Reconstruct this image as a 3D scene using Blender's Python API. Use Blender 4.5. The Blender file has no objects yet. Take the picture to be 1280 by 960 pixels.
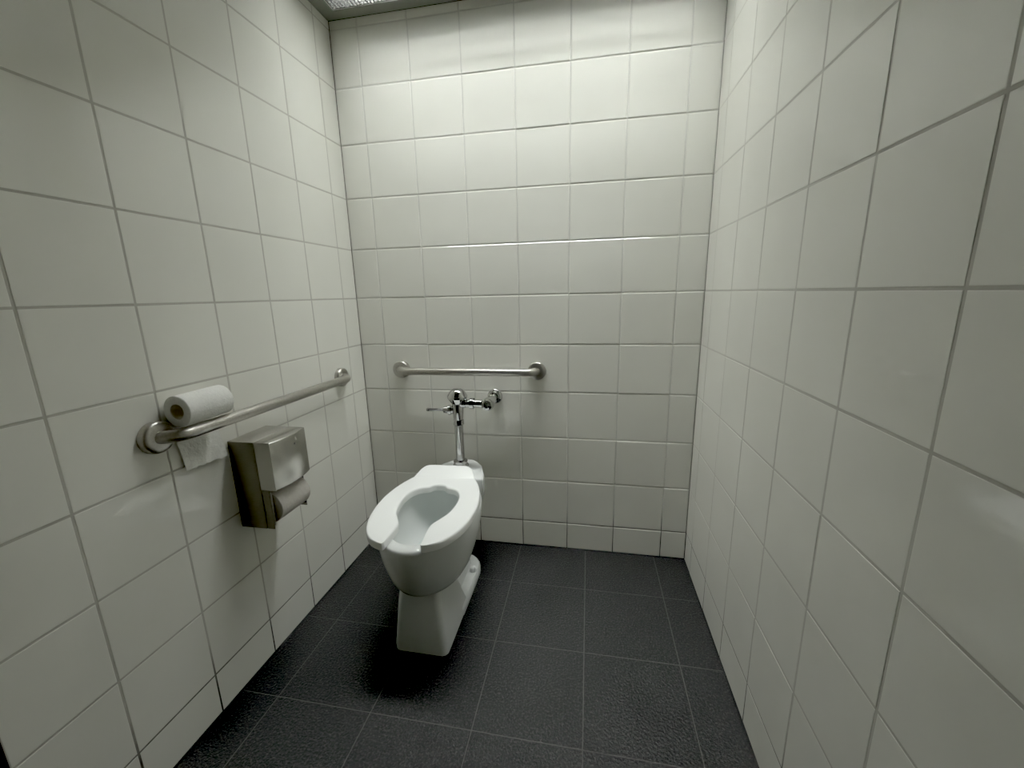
import bpy, bmesh, math, random
from mathutils import Vector, Matrix
random.seed(7)
C = bpy.context.scene.collection
PI = math.pi

# ------------------------------------------------------------------ measures (metres)
P = 0.2032                         # wall tile pitch
XL, XR = -0.0293, 1.4076           # side walls
YB, YF = 0.0, -2.30                # back wall, wall behind the camera
ZC = 2.192                         # ceiling
Z0 = 0.12856                       # lowest horizontal joint
Y_JAMB = -1.2940                   # left wall ends here at a door frame

# ------------------------------------------------------------------ materials
def mat(name):
    m = bpy.data.materials.new(name); m.use_nodes = True
    nt = m.node_tree; b = nt.nodes['Principled BSDF']
    return m, nt, b

def noise(nt, scale, detail=2, rough=0.5, vec=None, stretch=None):
    tc = nt.nodes.new('ShaderNodeTexCoord')
    n = nt.nodes.new('ShaderNodeTexNoise')
    n.inputs['Scale'].default_value = scale
    n.inputs['Detail'].default_value = detail
    n.inputs['Roughness'].default_value = rough
    src = tc.outputs['Object']
    if stretch:
        mp = nt.nodes.new('ShaderNodeMapping'); mp.inputs['Scale'].default_value = stretch
        nt.links.new(src, mp.inputs['Vector']); src = mp.outputs['Vector']
    nt.links.new(src, n.inputs['Vector'])
    return n

def ramp(nt, fac, stops):
    r = nt.nodes.new('ShaderNodeValToRGB')
    el = r.color_ramp.elements
    while len(el) < len(stops): el.new(0.5)
    for e, (p, c) in zip(el, stops):
        e.position = p; e.color = (*c, 1)
    nt.links.new(fac, r.inputs['Fac']); return r

def bump(nt, b, h, strength, dist):
    bp = nt.nodes.new('ShaderNodeBump')
    bp.inputs['Strength'].default_value = strength; bp.inputs['Distance'].default_value = dist
    nt.links.new(h, bp.inputs['Height']); nt.links.new(bp.outputs['Normal'], b.inputs['Normal'])
    return bp

def simple(name, col, rough=0.5, metal=0.0, spec=0.5):
    m, nt, b = mat(name)
    b.inputs['Base Color'].default_value = (*col, 1)
    b.inputs['Roughness'].default_value = rough
    b.inputs['Metallic'].default_value = metal
    b.inputs['Specular IOR Level'].default_value = spec
    return m

def tile_mat():
    m, nt, b = mat('glazed_white_tile')
    n = noise(nt, 3.0, 3)
    r = ramp(nt, n.outputs['Fac'], [(0.3, (0.695, 0.687, 0.615)), (0.7, (0.745, 0.737, 0.665))])
    nt.links.new(r.outputs['Color'], b.inputs['Base Color'])
    b.inputs['Roughness'].default_value = 0.06
    b.inputs['IOR'].default_value = 1.62
    w = noise(nt, 7.0, 1.5)
    bump(nt, b, w.outputs['Fac'], 0.30, 0.002)
    return m

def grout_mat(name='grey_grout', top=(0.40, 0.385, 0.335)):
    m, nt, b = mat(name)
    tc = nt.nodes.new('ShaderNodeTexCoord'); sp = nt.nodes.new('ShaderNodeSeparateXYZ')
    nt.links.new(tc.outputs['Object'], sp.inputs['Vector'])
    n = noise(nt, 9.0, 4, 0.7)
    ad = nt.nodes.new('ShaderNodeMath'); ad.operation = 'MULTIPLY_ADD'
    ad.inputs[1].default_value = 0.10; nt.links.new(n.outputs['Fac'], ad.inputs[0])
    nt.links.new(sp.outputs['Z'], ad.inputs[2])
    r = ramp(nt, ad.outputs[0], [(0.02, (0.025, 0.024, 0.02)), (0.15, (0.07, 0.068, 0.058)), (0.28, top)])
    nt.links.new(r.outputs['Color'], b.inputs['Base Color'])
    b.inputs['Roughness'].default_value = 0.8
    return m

def floor_mat():
    m, nt, b = mat('black_slate_tile')
    n = noise(nt, 170.0, 3, 0.7)
    n2 = noise(nt, 4.0, 3)
    r = ramp(nt, n.outputs['Fac'], [(0.38, (0.0024, 0.0023, 0.0021)), (0.53, (0.0072, 0.0069, 0.0064)), (0.68, (0.039, 0.0375, 0.035))])
    r2 = ramp(nt, n2.outputs['Fac'], [(0.3, (0.75, 0.75, 0.74)), (0.7, (1.1, 1.1, 1.1))])
    mx = nt.nodes.new('ShaderNodeMix'); mx.data_type = 'RGBA'; mx.blend_type = 'MULTIPLY'
    mx.inputs[0].default_value = 1.0
    nt.links.new(r.outputs['Color'], mx.inputs[6]); nt.links.new(r2.outputs['Color'], mx.inputs[7])
    nt.links.new(mx.outputs[2], b.inputs['Base Color'])
    b.inputs['Roughness'].default_value = 0.5
    b.inputs['Specular IOR Level'].default_value = 0.24
    h = noise(nt, 150.0, 3, 0.6)
    bump(nt, b, h.outputs['Fac'], 0.8, 0.004)
    return m

def brushed(name, col, rough, stretch, dark=0.8, metal=1.0):
    m, nt, b = mat(name)
    n = noise(nt, 60.0, 4, 0.6, stretch=stretch)
    r = ramp(nt, n.outputs['Fac'], [(0.3, tuple(c * dark for c in col)), (0.7, col)])
    nt.links.new(r.outputs['Color'], b.inputs['Base Color'])
    b.inputs['Metallic'].default_value = metal; b.inputs['Roughness'].default_value = rough
    bump(nt, b, n.outputs['Fac'], 0.05, 0.001)
    return m

def paper_mat(name='toilet_paper', col=(0.72, 0.715, 0.67)):
    m, nt, b = mat(name)
    n = noise(nt, 90.0, 3, 0.6)
    r = ramp(nt, n.outputs['Fac'], [(0.3, tuple(c * 0.93 for c in col)), (0.7, col)])
    nt.links.new(r.outputs['Color'], b.inputs['Base Color'])
    b.inputs['Roughness'].default_value = 0.95; b.inputs['Specular IOR Level'].default_value = 0.1
    bump(nt, b, n.outputs['Fac'], 0.5, 0.003)
    return m

def porcelain():
    m, nt, b = mat('white_vitreous_china')
    n = noise(nt, 5.0, 2)
    r = ramp(nt, n.outputs['Fac'], [(0.3, (0.64, 0.66, 0.645)), (0.7, (0.68, 0.70, 0.685))])
    nt.links.new(r.outputs['Color'], b.inputs['Base Color'])
    b.inputs['Roughness'].default_value = 0.12
    return m

M_TILE, M_GROUT, M_FLOOR = tile_mat(), grout_mat(), floor_mat()
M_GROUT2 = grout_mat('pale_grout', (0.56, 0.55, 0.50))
M_FGROUT = simple('floor_grout', (0.050, 0.049, 0.046), 0.85)
M_CAULK = simple('black_caulk', (0.008, 0.008, 0.007), 0.8)
M_STEEL = brushed('brushed_steel', (0.46, 0.44, 0.40), 0.30, (3, 3, 3))
M_SATIN = brushed('satin_steel_case', (0.26, 0.245, 0.205), 0.45, (1, 1, 14), 0.90, 0.4)
M_COVER = brushed('satin_steel_cover', (0.42, 0.405, 0.37), 0.27, (1, 1, 14), 0.92)
M_CHROME = simple('chrome', (0.47, 0.47, 0.465), 0.05, 1.0)
M_DARK = simple('dark_gap', (0.012, 0.011, 0.010), 0.6)
M_CHINA = porcelain()
M_SEAT = simple('white_seat_plastic', (0.93, 0.94, 0.92), 0.18)
M_PAPER = paper_mat()
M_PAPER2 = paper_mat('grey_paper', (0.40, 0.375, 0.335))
M_CORE = simple('cardboard_core', (0.62, 0.59, 0.52), 0.9)
M_CEIL = simple('grey_ceiling_metal', (0.20, 0.205, 0.18), 0.55)
M_LOUVER = simple('louver_metal', (0.035, 0.035, 0.033), 0.4, 0.7)
M_HOUSING = simple('fixture_white', (0.75, 0.76, 0.72), 0.5)
M_FRONT = simple('grey_partition', (0.45, 0.44, 0.40), 0.6)
M_DOOR = simple('door_paint', (0.12, 0.115, 0.10), 0.5)
M_JAMB = simple('dark_door_frame', (0.035, 0.024, 0.022), 0.5)
M_WATER = None
def water():
    m, nt, b = mat('bowl_water')
    fr = nt.nodes.new('ShaderNodeFresnel'); fr.inputs['IOR'].default_value = 1.33
    tr = nt.nodes.new('ShaderNodeBsdfTransparent'); tr.inputs['Color'].default_value = (0.90, 0.97, 0.98, 1)
    gl = nt.nodes.new('ShaderNodeBsdfGlossy'); gl.inputs['Roughness'].default_value = 0.02
    n = noise(nt, 25.0, 1)
    bp = nt.nodes.new('ShaderNodeBump'); bp.inputs['Strength'].default_value = 0.15; bp.inputs['Distance'].default_value = 0.002
    nt.links.new(n.outputs['Fac'], bp.inputs['Height']); nt.links.new(bp.outputs['Normal'], gl.inputs['Normal'])
    mx = nt.nodes.new('ShaderNodeMixShader')
    nt.links.new(fr.outputs['Fac'], mx.inputs[0]); nt.links.new(tr.outputs[0], mx.inputs[1]); nt.links.new(gl.outputs[0], mx.inputs[2])
    nt.links.new(mx.outputs[0], nt.nodes['Material Output'].inputs['Surface'])
    return m
M_WATER = water()
def lamp():
    m, nt, b = mat('fluorescent_lamp')
    b.inputs['Base Color'].default_value = (0.9, 0.95, 0.88, 1)
    b.inputs['Emission Color'].default_value = (0.955, 1.0, 0.965, 1)
    b.inputs['Emission Strength'].default_value = 140.0
    return m
M_LAMP = lamp()

# ------------------------------------------------------------------ helpers
def obj(name, bm, m, parent=None, smooth=True, angle=40):
    bmesh.ops.recalc_face_normals(bm, faces=bm.faces)
    me = bpy.data.meshes.new(name); bm.to_mesh(me); bm.free()
    for mm in (m if isinstance(m, (list, tuple)) else [m]): me.materials.append(mm)
    if smooth:
        me.shade_smooth(); me.set_sharp_from_angle(angle=math.radians(angle))
    o = bpy.data.objects.new(name, me); C.objects.link(o)
    if parent is not None:
        o.parent = parent
        o.matrix_parent_inverse = Matrix.Translation(parent.location).inverted()
    return o

def thing(name, label, cat, loc=(0, 0, 0), group=None):
    o = bpy.data.objects.new(name, None); C.objects.link(o)
    o.location = loc; o.empty_display_size = 0.05
    o['label'] = label; o['category'] = cat
    if group: o['group'] = group
    return o

def struct(o):
    o['kind'] = 'structure'; return o

def add_box(bm, lo, hi, bevel=0.0, seg=2):
    r = bmesh.ops.create_cube(bm, size=1.0)
    vs = r['verts']
    for v in vs:
        v.co = Vector([lo[i] + (v.co[i] + 0.5) * (hi[i] - lo[i]) for i in range(3)])
    if bevel > 0:
        es = list({e for v in vs for e in v.link_edges})
        bmesh.ops.bevel(bm, geom=es, offset=bevel, segments=seg, affect='EDGES', profile=0.5)

def add_loft(bm, rings, cap0=True, cap1=True, closed=True):
    vr = [[bm.verts.new(p) for p in r] for r in rings]
    n = len(vr[0])
    for a, b in zip(vr[:-1], vr[1:]):
        for i in range(n if closed else n - 1):
            j = (i + 1) % n
            bm.faces.new((a[i], a[j], b[j], b[i]))
    if cap0: bm.faces.new(list(reversed(vr[0])))
    if cap1: bm.faces.new(vr[-1])
    return vr

def frame(d):
    d = Vector(d).normalized()
    up = Vector((0, 0, 1)) if abs(d.z) < 0.9 else Vector((0, 1, 0))
    a = d.cross(up).normalized(); b = d.cross(a).normalized()
    return d, a, b

def add_lathe(bm, base, axis, prof, n=40):
    """prof: (distance along axis, radius) pairs"""
    d, a, b = frame(axis); base = Vector(base)
    rings = []
    for t, r in prof:
        r = max(r, 1e-5)
        rings.append([base + d * t + (a * math.cos(2 * PI * i / n) + b * math.sin(2 * PI * i / n)) * r for i in range(n)])
    add_loft(bm, rings)

def add_tube(bm, path, r, n=24, caps=True):
    path = [Vector(p) for p in path]
    rings = []; d0, a, b = frame(path[1] - path[0])
    for i, p in enumerate(path):
        t = (path[min(i + 1, len(path) - 1)] - path[max(i - 1, 0)]).normalized()
        a = (a - t * a.dot(t)).normalized(); b = t.cross(a)
        rings.append([p + (a * math.cos(2 * PI * k / n) + b * math.sin(2 * PI * k / n)) * r for k in range(n)])
    add_loft(bm, rings, caps, caps)

def catmull(pts, per=8):
    pts = [Vector((p[0], p[1], 0)) for p in pts]; out = []
    for i in range(len(pts) - 1):
        p0 = pts[max(i - 1, 0)]; p1 = pts[i]; p2 = pts[i + 1]; p3 = pts[min(i + 2, len(pts) - 1)]
        for k in range(per):
            t = k / per
            out.append(0.5 * ((2 * p1) + (p2 - p0) * t + (2 * p0 - 5 * p1 + 4 * p2 - p3) * t * t + (3 * p1 - p0 - 3 * p2 + p3) * t ** 3))
    out.append(pts[-1]); return out

def resample(pts, n):
    L = [0]
    for a, b in zip(pts[:-1], pts[1:]): L.append(L[-1] + (b - a).length)
    out = []; j = 0
    for i in range(n):
        s = L[-1] * i / (n - 1)
        while j < len(L) - 2 and L[j + 1] < s: j += 1
        f = (s - L[j]) / max(L[j + 1] - L[j], 1e-9)
        out.append(pts[j].lerp(pts[j + 1], min(max(f, 0), 1)))
    return out

# ------------------------------------------------------------------ tiled surfaces
def tiled(name, mats, org, U, V, N, us, vs, holes=None, joint=0.0024, depth=0.0007, tilt=0.0004, bev=0.0016):
    """org + u*U + v*V is the tile face; every cell between the joint lines is a tile with eased edges"""
    org, U, V, N = Vector(org), Vector(U), Vector(V), Vector(N)
    bm = bmesh.new()
    def p(u, v, d): return org + U * u + V * v + N * d
    g = [bm.verts.new(p(u, v, -depth * 0.75)) for u, v in ((us[0], vs[0]), (us[-1], vs[0]), (us[-1], vs[-1]), (us[0], vs[-1]))]
    f = bm.faces.new(g); f.material_index = 1
    for i in range(len(us) - 1):
        for j in range(len(vs) - 1):
            u0, u1, v0, v1 = us[i], us[i + 1], vs[j], vs[j + 1]
            if u1 - u0 < 0.012 or v1 - v0 < 0.012: continue
            off = [random.uniform(-tilt, tilt) for _ in range(4)]
            rings = []
            for ins, d in ((joint, -depth), (joint + bev * 0.15, -depth * 0.45), (joint + bev * 0.5, -depth * 0.12), (joint + bev, 0.0)):
                cs = ((u0 + ins, v0 + ins), (u1 - ins, v0 + ins), (u1 - ins, v1 - ins), (u0 + ins, v1 - ins))
                rings.append([bm.verts.new(p(a, b, d + (off[k] if d > -depth else 0))) for k, (a, b) in enumerate(cs)])
            for ra, rb in zip(rings[:-1], rings[1:]):
                for k in range(4):
                    bm.faces.new((ra[k], ra[(k + 1) % 4], rb[(k + 1) % 4], rb[k]))
            bm.faces.new(rings[-1])
    me = bpy.data.meshes.new(name); bm.normal_update(); bm.to_mesh(me); bm.free()
    for m in mats: me.materials.append(m)
    o = bpy.data.objects.new(name, me); C.objects.link(o)
    return struct(o)

def lines(lo, hi, start, pitch):
    k = math.ceil((lo - start) / pitch); out = [lo]
    while start + k * pitch < hi - 1e-6:
        x = start + k * pitch
        if x > lo + 1e-6: out.append(x)
        k += 1
    return out + [hi]

zs = lines(0.003, ZC, Z0, P)
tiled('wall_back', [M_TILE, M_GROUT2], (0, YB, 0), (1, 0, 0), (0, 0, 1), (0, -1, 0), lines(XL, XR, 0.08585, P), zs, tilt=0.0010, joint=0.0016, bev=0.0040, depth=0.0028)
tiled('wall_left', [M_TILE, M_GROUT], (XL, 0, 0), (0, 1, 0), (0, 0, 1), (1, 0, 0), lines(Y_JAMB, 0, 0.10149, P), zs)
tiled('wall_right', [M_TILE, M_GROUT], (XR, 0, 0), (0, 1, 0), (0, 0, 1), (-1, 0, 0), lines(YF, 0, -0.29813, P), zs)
bm = bmesh.new()
add_box(bm, (XL, YF - 0.03, 0.0), (XR, YF, ZC))
struct(obj('wall_front', bm, M_FRONT, smooth=False))
PF = 0.2965
fl = tiled('floor', [M_FLOOR, M_FGROUT], (0, 0, 0), (1, 0, 0), (0, 1, 0), (0, 0, 1),
           lines(XL, XR, 0.3890, PF), lines(YF, 0, 0.0428, PF), joint=0.0011, depth=0.0010, tilt=0.0002, bev=0.0012)

# caulk bead where the floor meets the tiled walls
def bead(name, a, b, inward):
    bm = bmesh.new(); a = Vector(a); b = Vector(b); n = Vector(inward)
    z = Vector((0, 0, 1))
    rings = [[q + n * 0.0002 + z * 0.0002, q + n * 0.004 + z * 0.0002, q + n * 0.0012 + z * 0.0045, q + n * 0.0002 + z * 0.005] for q in (a, b)]
    add_loft(bm, rings)
    return struct(obj(name, bm, M_CAULK, smooth=False))
bead('trim_1', (XL, 0, 0), (XR, 0, 0), (0, -1, 0))
bead('trim_2', (XL, Y_JAMB, 0), (XL, 0, 0), (1, 0, 0))
bead('trim_3', (XR, YF, 0), (XR, 0, 0), (-1, 0, 0))

# door frame and door on the left, behind the end of the tiled wall
bm = bmesh.new()
add_box(bm, (XL - 0.10, Y_JAMB - 0.055, 0.0), (XL + 0.006, Y_JAMB - 0.0005, ZC - 0.002), 0.002)
struct(obj('trim_4', bm, M_JAMB))
bm = bmesh.new()
add_box(bm, (XL - 0.075, YF + 0.002, 0.006), (XL - 0.03, Y_JAMB - 0.057, ZC - 0.004), 0.002)
d = struct(obj('door_1', bm, M_DOOR))
bm = bmesh.new()
add_lathe(bm, (XL - 0.031, -2.18, 0.95), (1, 0, 0), [(0, 0.026), (0.006, 0.026), (0.008, 0.010), (0.035, 0.010)], 24)
add_tube(bm, [(XL + 0.004, -2.18, 0.95), (XL + 0.006, -2.12, 0.95), (XL + 0.004, -2.06, 0.95)], 0.009, 12)
obj('door_handle', bm, M_STEEL, d)

# ------------------------------------------------------------------ ceiling with a slot for the light
LX0, LX1, LY0, LY1 = 0.022, 1.362, -0.360, -0.046
bm = bmesh.new()
outer = [(XL, YF), (XR, YF), (XR, YB), (XL, YB)]
inner = [(LX0, LY0), (LX1, LY0), (LX1, LY1), (LX0, LY1)]
lo_o = [bm.verts.new((x, y, ZC)) for x, y in outer]; lo_i = [bm.verts.new((x, y, ZC)) for x, y in inner]
hi_o = [bm.verts.new((x, y, ZC + 0.02)) for x, y in outer]; hi_i = [bm.verts.new((x, y, ZC + 0.02)) for x, y in inner]
for k in range(4):
    q = (k + 1) % 4
    bm.faces.new((lo_o[k], lo_o[q], lo_i[q], lo_i[k])); bm.faces.new((hi_o[k], hi_i[k], hi_i[q], hi_o[q]))
    bm.faces.new((lo_o[k], hi_o[k], hi_o[q], lo_o[q])); bm.faces.new((lo_i[k], lo_i[q], hi_i[q], hi_i[k]))
struct(obj('ceiling', bm, M_CEIL, smooth=False))

lt = thing('ceiling_light', 'long recessed fluorescent ceiling light with metal egg-crate louver above back wall', 'light',
           ((LX0 + LX1) / 2, (LY0 + LY1) / 2, ZC + 0.02))
bm = bmesh.new()   # open-bottomed housing
e = 0.002; zt = ZC + 0.11; t = 0.004
add_box(bm, (LX0 + e, LY0 + e, zt), (LX1 - e, LY1 - e, zt + t))
add_box(bm, (LX0 + e, LY0 + e, ZC + 0.001), (LX0 + e + t, LY1 - e, zt))
add_box(bm, (LX1 - e - t, LY0 + e, ZC + 0.001), (LX1 - e, LY1 - e, zt))
add_box(bm, (LX0 + e + t, LY0 + e, ZC + 0.001), (LX1 - e - t, LY0 + e + t, zt))
add_box(bm, (LX0 + e + t, LY1 - e - t, ZC + 0.001), (LX1 - e - t, LY1 - e, zt))
obj('housing', bm, M_HOUSING, lt, smooth=False)
bm = bmesh.new()
x0, x1, y0, y1 = LX0 + 0.007, LX1 - 0.007, LY0 + 0.007, LY1 - 0.007
nx, ny = 97, 22; zb, zh = ZC + 0.001, ZC + 0.0125; w = 0.0007
for i in range(nx + 1):
    x = x0 + (x1 - x0) * i / nx
    add_box(bm, (x - w, y0, zb), (x + w, y1, zh))
for j in range(ny + 1):
    y = y0 + (y1 - y0) * j / ny
    add_box(bm, (x0, y - w, zb + 0.0003), (x1, y + w, zh - 0.0003))
obj('louver', bm, M_LOUVER, lt, smooth=False)
for ty in (-0.165, -0.275):
    bm = bmesh.new()
    add_lathe(bm, (0.09, ty, ZC + 0.065), (1, 0, 0), [(0, 0.008), (0.004, 0.013), (1.236, 0.013), (1.24, 0.008)], 16)
    obj('fluorescent_tube', bm, M_LAMP, lt)

# ------------------------------------------------------------------ grab bars
def grab_bar(name, label, a, b, n, ang0=0):
    """a, b: flange centres on the wall; n: outward direction"""
    a, b, n = Vector(a), Vector(b), Vector(n)
    d = (b - a).normalized(); R = 0.054; r = 0.016
    root = thing(name, label, 'grab bar', tuple(a), 'stainless steel grab bars')
    path = [a + n * 0.004]
    for k in range(0, 13):
        t = PI / 2 * k / 12
        path.append(a + n * (0.006 + (R - 0.006) * math.sin(t)) + d * (R * (1 - math.cos(t))))
    for k in range(12, -1, -1):
        t = PI / 2 * k / 12
        path.append(b + n * (0.006 + (R - 0.006) * math.sin(t)) - d * (R * (1 - math.cos(t))))
    path.append(b + n * 0.004)
    bm = bmesh.new(); add_tube(bm, path, r, 28); obj('rail', bm, M_STEEL, root)
    for q in (a, b):
        bm = bmesh.new()
        add_lathe(bm, q + n * 0.0006, n, [(0, 0.0385), (0.012, 0.0385), (0.016, 0.0375), (0.019, 0.034), (0.0205, 0.025), (0.0205, 0.0185)], 44)
        obj('flange', bm, M_STEEL, root)
    return root
grab_bar('grab_bar', 'long stainless steel grab bar on the left wall with a paper roll resting on it',
         (XL, -0.938, 0.837), (XL, -0.186, 0.830), (1, 0, 0))
grab_bar('grab_bar', 'short stainless steel grab bar on the back wall above the chrome flush valve',
         (0.160, YB, 0.832), (0.769, YB, 0.832), (0, -1, 0))

# ------------------------------------------------------------------ loose paper roll on the side bar
rr = 0.0390; rx = XL + rr + 0.0012; rz = 0.8372 + 0.0540; ry0, ry1 = -0.905, -0.780
tp = thing('toilet_paper_roll', 'half-used white toilet paper roll resting on the left grab bar against the wall', 'toilet paper', (rx, (ry0 + ry1) / 2, rz))
bm = bmesh.new(); n = 56
def roll_ring(y, r, wob=0.0):
    return [Vector((rx + math.cos(2 * PI * i / n) * (r + wob * math.sin(3 * i)), y, rz + math.sin(2 * PI * i / n) * (r + wob * math.sin(3 * i + 1)))) for i in range(n)]
add_loft(bm, [roll_ring(ry0, 0.0200), roll_ring(ry0, rr - 0.0015), roll_ring(ry0 + 0.0015, rr), roll_ring(ry1 - 0.0015, rr), roll_ring(ry1, rr - 0.0015), roll_ring(ry1, 0.0200)], False, False)
obj('paper_winding', bm, M_PAPER, tp)
bm = bmesh.new()
add_loft(bm, [roll_ring(ry0 + 0.0005, 0.0200), roll_ring(ry0 + 0.0005, 0.0190), roll_ring(ry1 - 0.0005, 0.0190), roll_ring(ry1 - 0.0005, 0.0200)], False, False)
obj('cardboard_core', bm, M_CORE, tp)
bm = bmesh.new()   # loose sheet hanging between wall and bar
rows = []; K = 22
for k in range(K + 1):
    s = k / K; z = rz + 0.004 - s * 0.166
    row = []
    for j in range(17):
        u = j / 16
        y = ry0 + 0.003 + u * (ry1 - ry0 - 0.006) + 0.018 * s
        x = XL + 0.0022 + 0.009 * s * s + 0.0022 * s * math.sin(9 * u + 5 * s) + 0.004 * max(0, s - 0.7) * math.sin(17 * u)
        zz = z - (0.006 * s * u + (0.0016 * math.sin(40 * u) + 0.0012 * math.sin(71 * u) if k == K else 0))
        row.append(bm.verts.new((x, y, zz)))
    rows.append(row)
for a, b in zip(rows[:-1], rows[1:]):
    for j in range(16): bm.faces.new((a[j], a[j + 1], b[j + 1], b[j]))
obj('hanging_sheet', bm, M_PAPER, tp)

# ------------------------------------------------------------------ double roll dispenser on the left wall
DY0, DY1, DZ0, DZ1 = -0.751, -0.604, 0.488, 0.758
X0 = XL - 0.0005
ds = thing('toilet_paper_dispenser', 'satin stainless steel toilet paper dispenser on the left wall below the grab bar', 'dispenser', (XL, (DY0 + DY1) / 2, DZ0))
yc = (DY0 + DY1) / 2; hw = (DY1 - DY0) / 2
bm = bmesh.new()
add_box(bm, (X0, DY0, DZ0), (X0 + 0.087, DY1, DZ1), 0.0025)
obj('back_case', bm, M_SATIN, ds)
def bow(y, base, amt): return base + amt * (1 - ((y - yc) / hw) ** 2)
bm = bmesh.new()   # bowed front cover
cz0, cz1 = 0.612, DZ1 - 0.0005
def cover_ring(z, ins=0.0, fx=0.0):
    pts = [Vector((X0 + 0.0885, DY0 + ins, z)), ]
    m = 16
    for k in range(m + 1):
        y = DY0 + ins + (2 * hw - 2 * ins) * k / m
        pts.append(Vector((X0 + bow(y, 0.137, 0.012) - fx, y, z)))
    pts.append(Vector((X0 + 0.0885, DY1 - ins, z)))
    return pts
add_loft(bm, [cover_ring(cz0, 0.0015, 0.003), cover_ring(cz0 + 0.002, 0.0003, 0.0005), cover_ring(cz0 + 0.004), cover_ring(cz1 - 0.004), cover_ring(cz1 - 0.0018, 0.0004, 0.0006), cover_ring(cz1, 0.0018, 0.003)])
cov = obj('front_cover', bm, M_COVER, ds, angle=50)
bm = bmesh.new()
add_lathe(bm, (X0 + 0.1455, yc + 0.010, 0.727), (1, 0, 0), [(0, 0.0034), (0.0036, 0.0034), (0.0042, 0.0028)], 16)
obj('lock', bm, M_DARK, cov)
for y0, y1, lab in ((DY0 + 0.001, DY0 + 0.0035, 0), (DY1 - 0.0035, DY1 - 0.001, 1)):    # side cheeks that carry the roll
    bm = bmesh.new()
    add_box(bm, (X0 + 0.0885, y0, DZ0 + 0.001), (X0 + 0.112, y1, cz0 + 0.003), 0.0008)
    ck = obj('side_cheek', bm, M_SATIN, ds)
    bm = bmesh.new()
    s = 1 if lab == 0 else -1
    ya = y1 + 0.0002 if lab == 0 else y0 - 0.0002
    add_box(bm, (X0 + 0.098, min(ya, ya + s * 0.004), 0.500), (X0 + 0.114, max(ya, ya + s * 0.004), 0.604), 0.0018)
    obj('spindle_arm', bm, M_DARK if lab else M_STEEL, ck)
bm = bmesh.new()
add_box(bm, (X0 + 0.0872, DY0 + 0.005, DZ0 + 0.004), (X0 + 0.0895, DY1 - 0.005, cz0 - 0.003))
obj('recess_panel', bm, M_DARK, ds)
bm = bmesh.new()
pr = 0.0485; px, pz = X0 + 0.0910, 0.551
add_lathe(bm, (px, DY0 + 0.0115, pz), (0, 1, 0), [(0, 0.019), (0.0001, pr - 0.0012), (0.0012, pr), (0.1218, pr), (0.123, pr - 0.0012), (0.1231, 0.019)], 64)
# keep only what shows in front of the recess
bmesh.ops.bisect_plane(bm, geom=bm.verts[:] + bm.edges[:] + bm.faces[:], plane_co=(X0 + 0.0898, 0, 0), plane_no=(-1, 0, 0), clear_outer=True)
bmesh.ops.holes_fill(bm, edges=bm.edges)
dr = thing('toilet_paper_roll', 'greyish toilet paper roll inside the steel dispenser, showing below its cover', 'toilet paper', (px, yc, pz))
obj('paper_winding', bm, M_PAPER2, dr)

# ------------------------------------------------------------------ toilet
TX = 0.453
toi = thing('toilet', 'white floor-mounted china toilet with an open-front seat by the back wall', 'toilet', (TX, -0.42, 0))
def egg(z, yf, yb, hw, n=64, pf=2.0, pb=2.05, bias=0.50):
    """closed egg-shaped ring, nose at yf (towards the camera), tail at yb"""
    ym = yf + (yb - yf) * (1 - bias); pts = []
    for i in range(n):
        t = 2 * PI * i / n
        c, s = math.cos(t), math.sin(t)
        if s < 0: y = ym - (ym - yf) * abs(s) ** (2 / pf) ; x = hw * math.copysign(abs(c) ** (2 / pf), c)
        else: y = ym + (yb - ym) * abs(s) ** (2 / pb); x = hw * math.copysign(abs(c) ** (2 / pb), c)
        pts.append(Vector((TX + x - 0.026 * (y + 0.70), y, z)))
    return pts
RZ = 0.4195
bm = bmesh.new()
rings = [egg(0.207, -0.604, -0.38, 0.086), egg(0.211, -0.630, -0.34, 0.108), egg(0.222, -0.646, -0.31, 0.122), egg(0.245, -0.661, -0.28, 0.136),
         egg(0.285, -0.678, -0.235, 0.149), egg(0.330, -0.693, -0.205, 0.161), egg(0.375, -0.702, -0.19, 0.167), egg(0.405, -0.705, -0.185, 0.169),
         egg(0.415, -0.703, -0.187, 0.167), egg(RZ, -0.699, -0.192, 0.163),
         egg(RZ, -0.668, -0.250, 0.128), egg(RZ - 0.005, -0.663, -0.254, 0.123), egg(0.395, -0.661, -0.256, 0.121), egg(0.350, -0.652, -0.265, 0.115),
         egg(0.310, -0.632, -0.280, 0.103), egg(0.280, -0.610, -0.298, 0.088), egg(0.256, -0.575, -0.33, 0.064), egg(0.244, -0.53, -0.375, 0.035), egg(0.241, -0.49, -0.42, 0.012)]
add_loft(bm, rings)
bowl = obj('bowl', bm, M_CHINA, toi, angle=70)
bm = bmesh.new()
add_loft(bm, [egg(0.2620, -0.586, -0.320, 0.0705)], True, False)
obj('bowl_water', bm, M_WATER, toi)
# rear deck that carries the spud
def poly_ring(pts, z): return [Vector((TX + x, y, z)) for x, y in pts]
deck = [(-0.125, -0.238), (0.125, -0.238), (0.118, -0.19), (0.098, -0.135), (0.088, -0.105), (0.060, -0.070), (0.042, -0.052), (0.030, -0.045),
        (-0.030, -0.045), (-0.042, -0.052), (-0.060, -0.070), (-0.088, -0.105), (-0.098, -0.135), (-0.118, -0.19)]
def sc(pts, k, cy=-0.15): return [(x * k, cy + (y - cy) * k) for x, y in pts]
bm = bmesh.new()
add_loft(bm, [poly_ring(sc(deck, 0.5, -0.12), 0.250), poly_ring(sc(deck, 0.78, -0.12), 0.305), poly_ring(sc(deck, 0.97), 0.345), poly_ring(sc(deck, 1.0), 0.372), poly_ring(sc(deck, 1.0), 0.429),
              poly_ring(sc(deck, 0.975), 0.4345), poly_ring(sc(deck, 0.93), 0.436)])
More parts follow.
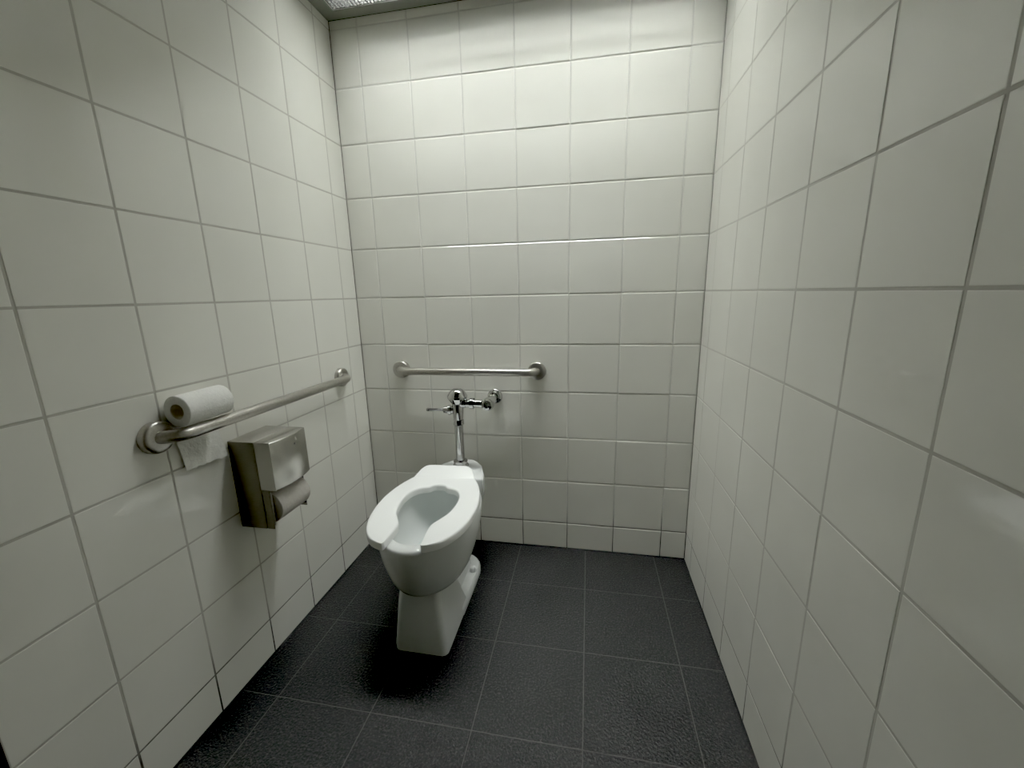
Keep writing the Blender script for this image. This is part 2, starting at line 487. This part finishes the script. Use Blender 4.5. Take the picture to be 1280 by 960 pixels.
obj('rear_deck', bm, M_CHINA, toi, angle=55)

# pedestal: broad front block leaning on a foot, narrower trapway behind
def rrect(x0, x1, y0, y1, z, rf, rb, m=6):
    pts = []
    for cx, cy, r, a0 in ((x1 - rf, y0 + rf, rf, -PI / 2), (x1 - rb, y1 - rb, rb, 0), (x0 + rb, y1 - rb, rb, PI / 2), (x0 + rf, y0 + rf, rf, PI)):
        for k in range(m + 1):
            t = a0 + PI / 2 * k / m
            pts.append(Vector((cx + r * math.cos(t), cy + r * math.sin(t), z)))
    return pts
bm = bmesh.new()
add_loft(bm, [rrect(TX - 0.0945, TX + 0.0945, -0.480, -0.150, 0.0006, 0.03, 0.085), rrect(TX - 0.0960, TX + 0.0960, -0.482, -0.148, 0.006, 0.03, 0.087),
              rrect(TX - 0.0945, TX + 0.0945, -0.480, -0.150, 0.032, 0.03, 0.085), rrect(TX - 0.089, TX + 0.089, -0.475, -0.156, 0.040, 0.028, 0.08)])
blk = [(0.0008, 0.092, -0.640, -0.395), (0.02, 0.0925, -0.640, -0.402), (0.10, 0.083, -0.634, -0.435), (0.18, 0.0745, -0.628, -0.465), (0.222, 0.0705, -0.618, -0.48)]
add_loft(bm, [rrect(TX - w_, TX + w_, a_, b_, z_, 0.022, 0.006) for z_, w_, a_, b_ in blk])
trap = [(0.03, 0.056, -0.50, -0.185), (0.09, 0.052, -0.50, -0.195), (0.16, 0.050, -0.46, -0.20), (0.205, 0.052, -0.40, -0.185), (0.235, 0.056, -0.30, -0.165), (0.31, 0.070, -0.235, -0.12)]
add_loft(bm, [rrect(TX - w_, TX + w_, a_, b_, z_, 0.02, 0.045) for z_, w_, a_, b_ in trap])
obj('pedestal', bm, M_CHINA, toi, angle=35)
for sx in (-1, 1):
    bm = bmesh.new()
    add_lathe(bm, (TX + sx * 0.075, -0.265, 0.0402), (0, 0, 1), [(0, 0.0145), (0.012, 0.0145), (0.018, 0.0125), (0.022, 0.007), (0.0225, 0.0)], 28)
    obj('bolt_cap', bm, M_CHINA, toi)

# seat: open front, raised hinge edge at the rear, a shallow notch at the back of the hole
so = [(0.060, -0.705), (0.078, -0.700), (0.110, -0.680), (0.141, -0.638), (0.163, -0.580), (0.1735, -0.515), (0.1755, -0.450), (0.169, -0.388),
      (0.153, -0.325), (0.131, -0.272), (0.108, -0.228), (0.100, -0.218), (0.087, -0.208), (0.066, -0.205), (0.03, -0.205), (0, -0.205)]
si = [(0.056, -0.700), (0.053, -0.665), (0.050, -0.622), (0.053, -0.592), (0.070, -0.560), (0.088, -0.525), (0.098, -0.475), (0.099, -0.425),
      (0.088, -0.382), (0.068, -0.356), (0.045, -0.347), (0.033, -0.342), (0.023, -0.329), (0.010, -0.324), (0, -0.324)]
NS = 60
ho = resample(catmull(so), NS); hi_ = resample(catmull(si), NS)
def mirror(h): return [Vector((-p.x, p.y, 0)) for p in h] + [p.copy() for p in reversed(h)][1:]
po, pi_ = mirror(ho), mirror(hi_)
SZ0, SZ1 = 0.4225, 0.4465
ang = math.radians(3.3); piv = Vector((TX + 0.0005, -0.705, 0))
YC = -0.262
def sp(p, z): return Vector((p.x, p.y, z))
def seat_place(v):
    p = v.co; lift = max(0.0, p.y - YC) / 0.060
    z = p.z + (0.033 if p.z > SZ0 + 0.001 else 0.006) * lift
    q = Matrix.Rotation(ang, 3, 'Z') @ Vector((p.x, p.y + 0.705, 0))
    v.co = Vector((piv.x + q.x, piv.y + q.y, z))
bm = bmesh.new()
cols = []
for a, b in zip(po, pi_):
    prof = [(0.0, SZ0), (0.0, SZ1 - 0.007), (0.012, SZ1 - 0.003), (0.035, SZ1 - 0.0007)]
    col = [(u, z) for u, z in prof]
    col += [(u / 12, SZ1) for u in range(1, 12)]
    col += [(0.965, SZ1 - 0.0007), (0.988, SZ1 - 0.003), (1.0, SZ1 - 0.007), (1.0, SZ0)]
    cols.append([sp(a.lerp(b, u), z) for u, z in col])
vr = [[bm.verts.new(q) for q in c] for c in cols]
m = len(vr[0])
for a, b in zip(vr[:-1], vr[1:]):
    for i in range(m):
        j = (i + 1) % m
        bm.faces.new((a[i], a[j], b[j], b[i]))
bm.faces.new(vr[0]); bm.faces.new(list(reversed(vr[-1])))
bmesh.ops.bisect_plane(bm, geom=bm.verts[:] + bm.edges[:] + bm.faces[:], plane_co=(0, YC, 0), plane_no=(0, 1, 0), dist=1e-5)
bm.edges.index_update()
crease = [e.index for e in bm.edges if all(abs(v.co.y - YC) < 1e-4 for v in e.verts)]
for v in bm.verts: seat_place(v)
seat = obj('seat', bm, M_SEAT, toi, angle=48)
for k in crease: seat.data.edges[k].use_edge_sharp = True

# ------------------------------------------------------------------ flush valve
FX, FY, FZ = 0.4545, -0.130, 0.4366
fv = thing('flush_valve', 'chrome manual flush valve behind the toilet, fed from the back wall', 'flush valve', (FX, FY, FZ))
bm = bmesh.new()
add_lathe(bm, (FX, FY, FZ), (0, 0, 1), [(0, 0.032), (0.004, 0.034), (0.010, 0.0335), (0.016, 0.030), (0.018, 0.0285), (0.022, 0.0285), (0.025, 0.030), (0.030, 0.0285), (0.034, 0.020)], 40)
obj('spud_flange', bm, M_CHROME, fv)
bm = bmesh.new()
add_lathe(bm, (FX, FY, FZ + 0.03), (0, 0, 1), [(0, 0.0185), (0.170, 0.0185)], 32)
obj('flush_tube', bm, M_CHROME, fv)
bm = bmesh.new()
z = 0.622
add_lathe(bm, (FX, FY, z), (0, 0, 1), [(0, 0.019), (0.004, 0.0235), (0.022, 0.0235), (0.026, 0.021)], 8)
obj('coupling_nut', bm, M_CHROME, fv, angle=25)
bm = bmesh.new()
add_lathe(bm, (FX, FY, 0.647), (0, 0, 1), [(0, 0.020), (0.010, 0.0215), (0.040, 0.0235), (0.060, 0.0240), (0.074, 0.0245)], 36)
add_lathe(bm, (FX + 0.015, FY, 0.7165), (1, 0, 0), [(0, 0.0195), (0.020, 0.0195)], 28)
obj('valve_body', bm, M_CHROME, fv)
bm = bmesh.new()
add_lathe(bm, (FX, FY, 0.7165), (0, 0, 1), [(0, 0.0255), (0.006, 0.030), (0.016, 0.0375), (0.022, 0.0410), (0.030, 0.0420), (0.034, 0.0405), (0.044, 0.034), (0.050, 0.0305), (0.056, 0.025), (0.060, 0.018), (0.062, 0.010), (0.0625, 0.0)], 40)
obj('valve_cap', bm, M_CHROME, fv, angle=22)
bm = bmesh.new()   # tailpiece with coupling
tx0 = FX + 0.034
add_lathe(bm, (tx0, FY, 0.7165), (1, 0, 0), [(0, 0.0165), (0.020, 0.0165), (0.0205, 0.0230), (0.036, 0.0230), (0.0365, 0.0165), (0.070, 0.0165)], 28)
obj('tailpiece', bm, M_CHROME, fv)
SX = 0.5835
bm = bmesh.new()   # angle stop
add_lathe(bm, (SX, FY - 0.034, 0.7165), (0, 1, 0), [(0, 0.0), (0.0003, 0.0085), (0.004, 0.0095), (0.0042, 0.0145), (0.007, 0.0205), (0.014, 0.0230), (0.020, 0.0255), (0.046, 0.0255), (0.052, 0.020), (0.062, 0.0175)], 36)
obj('control_stop', bm, M_CHROME, fv, angle=25)
bm = bmesh.new()
add_lathe(bm, (SX, FY + 0.025, 0.7165), (0, 1, 0), [(0, 0.0165), (0.095, 0.0165)], 28)
obj('supply_pipe', bm, M_CHROME, fv)
bm = bmesh.new()
add_lathe(bm, (SX, -0.0006, 0.7165), (0, -1, 0), [(0, 0.0330), (0.004, 0.0330), (0.008, 0.0305), (0.012, 0.0240), (0.026, 0.0220), (0.028, 0.0165)], 40)
obj('wall_escutcheon', bm, M_CHROME, fv)
bm = bmesh.new()   # handle and its socket
hz = 0.687; hd = Vector((-1, -0.10, 0.01)).normalized(); hb = Vector((FX - 0.016, FY, hz))
add_lathe(bm, hb, hd, [(0, 0.0155), (0.012, 0.0155), (0.0125, 0.0210), (0.024, 0.0210), (0.027, 0.0155), (0.044, 0.0135), (0.046, 0.009)], 28)
sk = obj('handle_socket', bm, M_CHROME, fv, angle=25)
bm = bmesh.new()
add_lathe(bm, hb + hd * 0.040, hd, [(0, 0.0062), (0.064, 0.0070), (0.072, 0.0074), (0.077, 0.0062), (0.0785, 0.0)], 20)
obj('handle', bm, M_CHROME, sk)

# ------------------------------------------------------------------ world, camera, colour
w_ = bpy.data.worlds.new('world'); bpy.context.scene.world = w_; w_.use_nodes = True
w_.node_tree.nodes['Background'].inputs['Color'].default_value = (0, 0, 0, 1)
cam = bpy.data.cameras.new('camera'); cam.sensor_width = 36.0; cam.lens = 510.759 / 1280 * 36.0; cam.clip_start = 0.01
co = bpy.data.objects.new('camera', cam); C.objects.link(co)
co.location = (0.97751, -1.68549, 1.14969); co.rotation_euler = (1.35386, 0.02213, 0.18173)
s = bpy.context.scene; s.camera = co
s.view_settings.view_transform = 'Standard'
s.view_settings.exposure = 0.06
s.view_settings.gamma = 1.46
s.view_settings.use_curve_mapping = True
s.view_settings.curve_mapping.black_level = (0.0074, 0.0076, 0.0067)
s.view_settings.curve_mapping.update()
s.cycles.max_bounces = 12; s.cycles.diffuse_bounces = 8
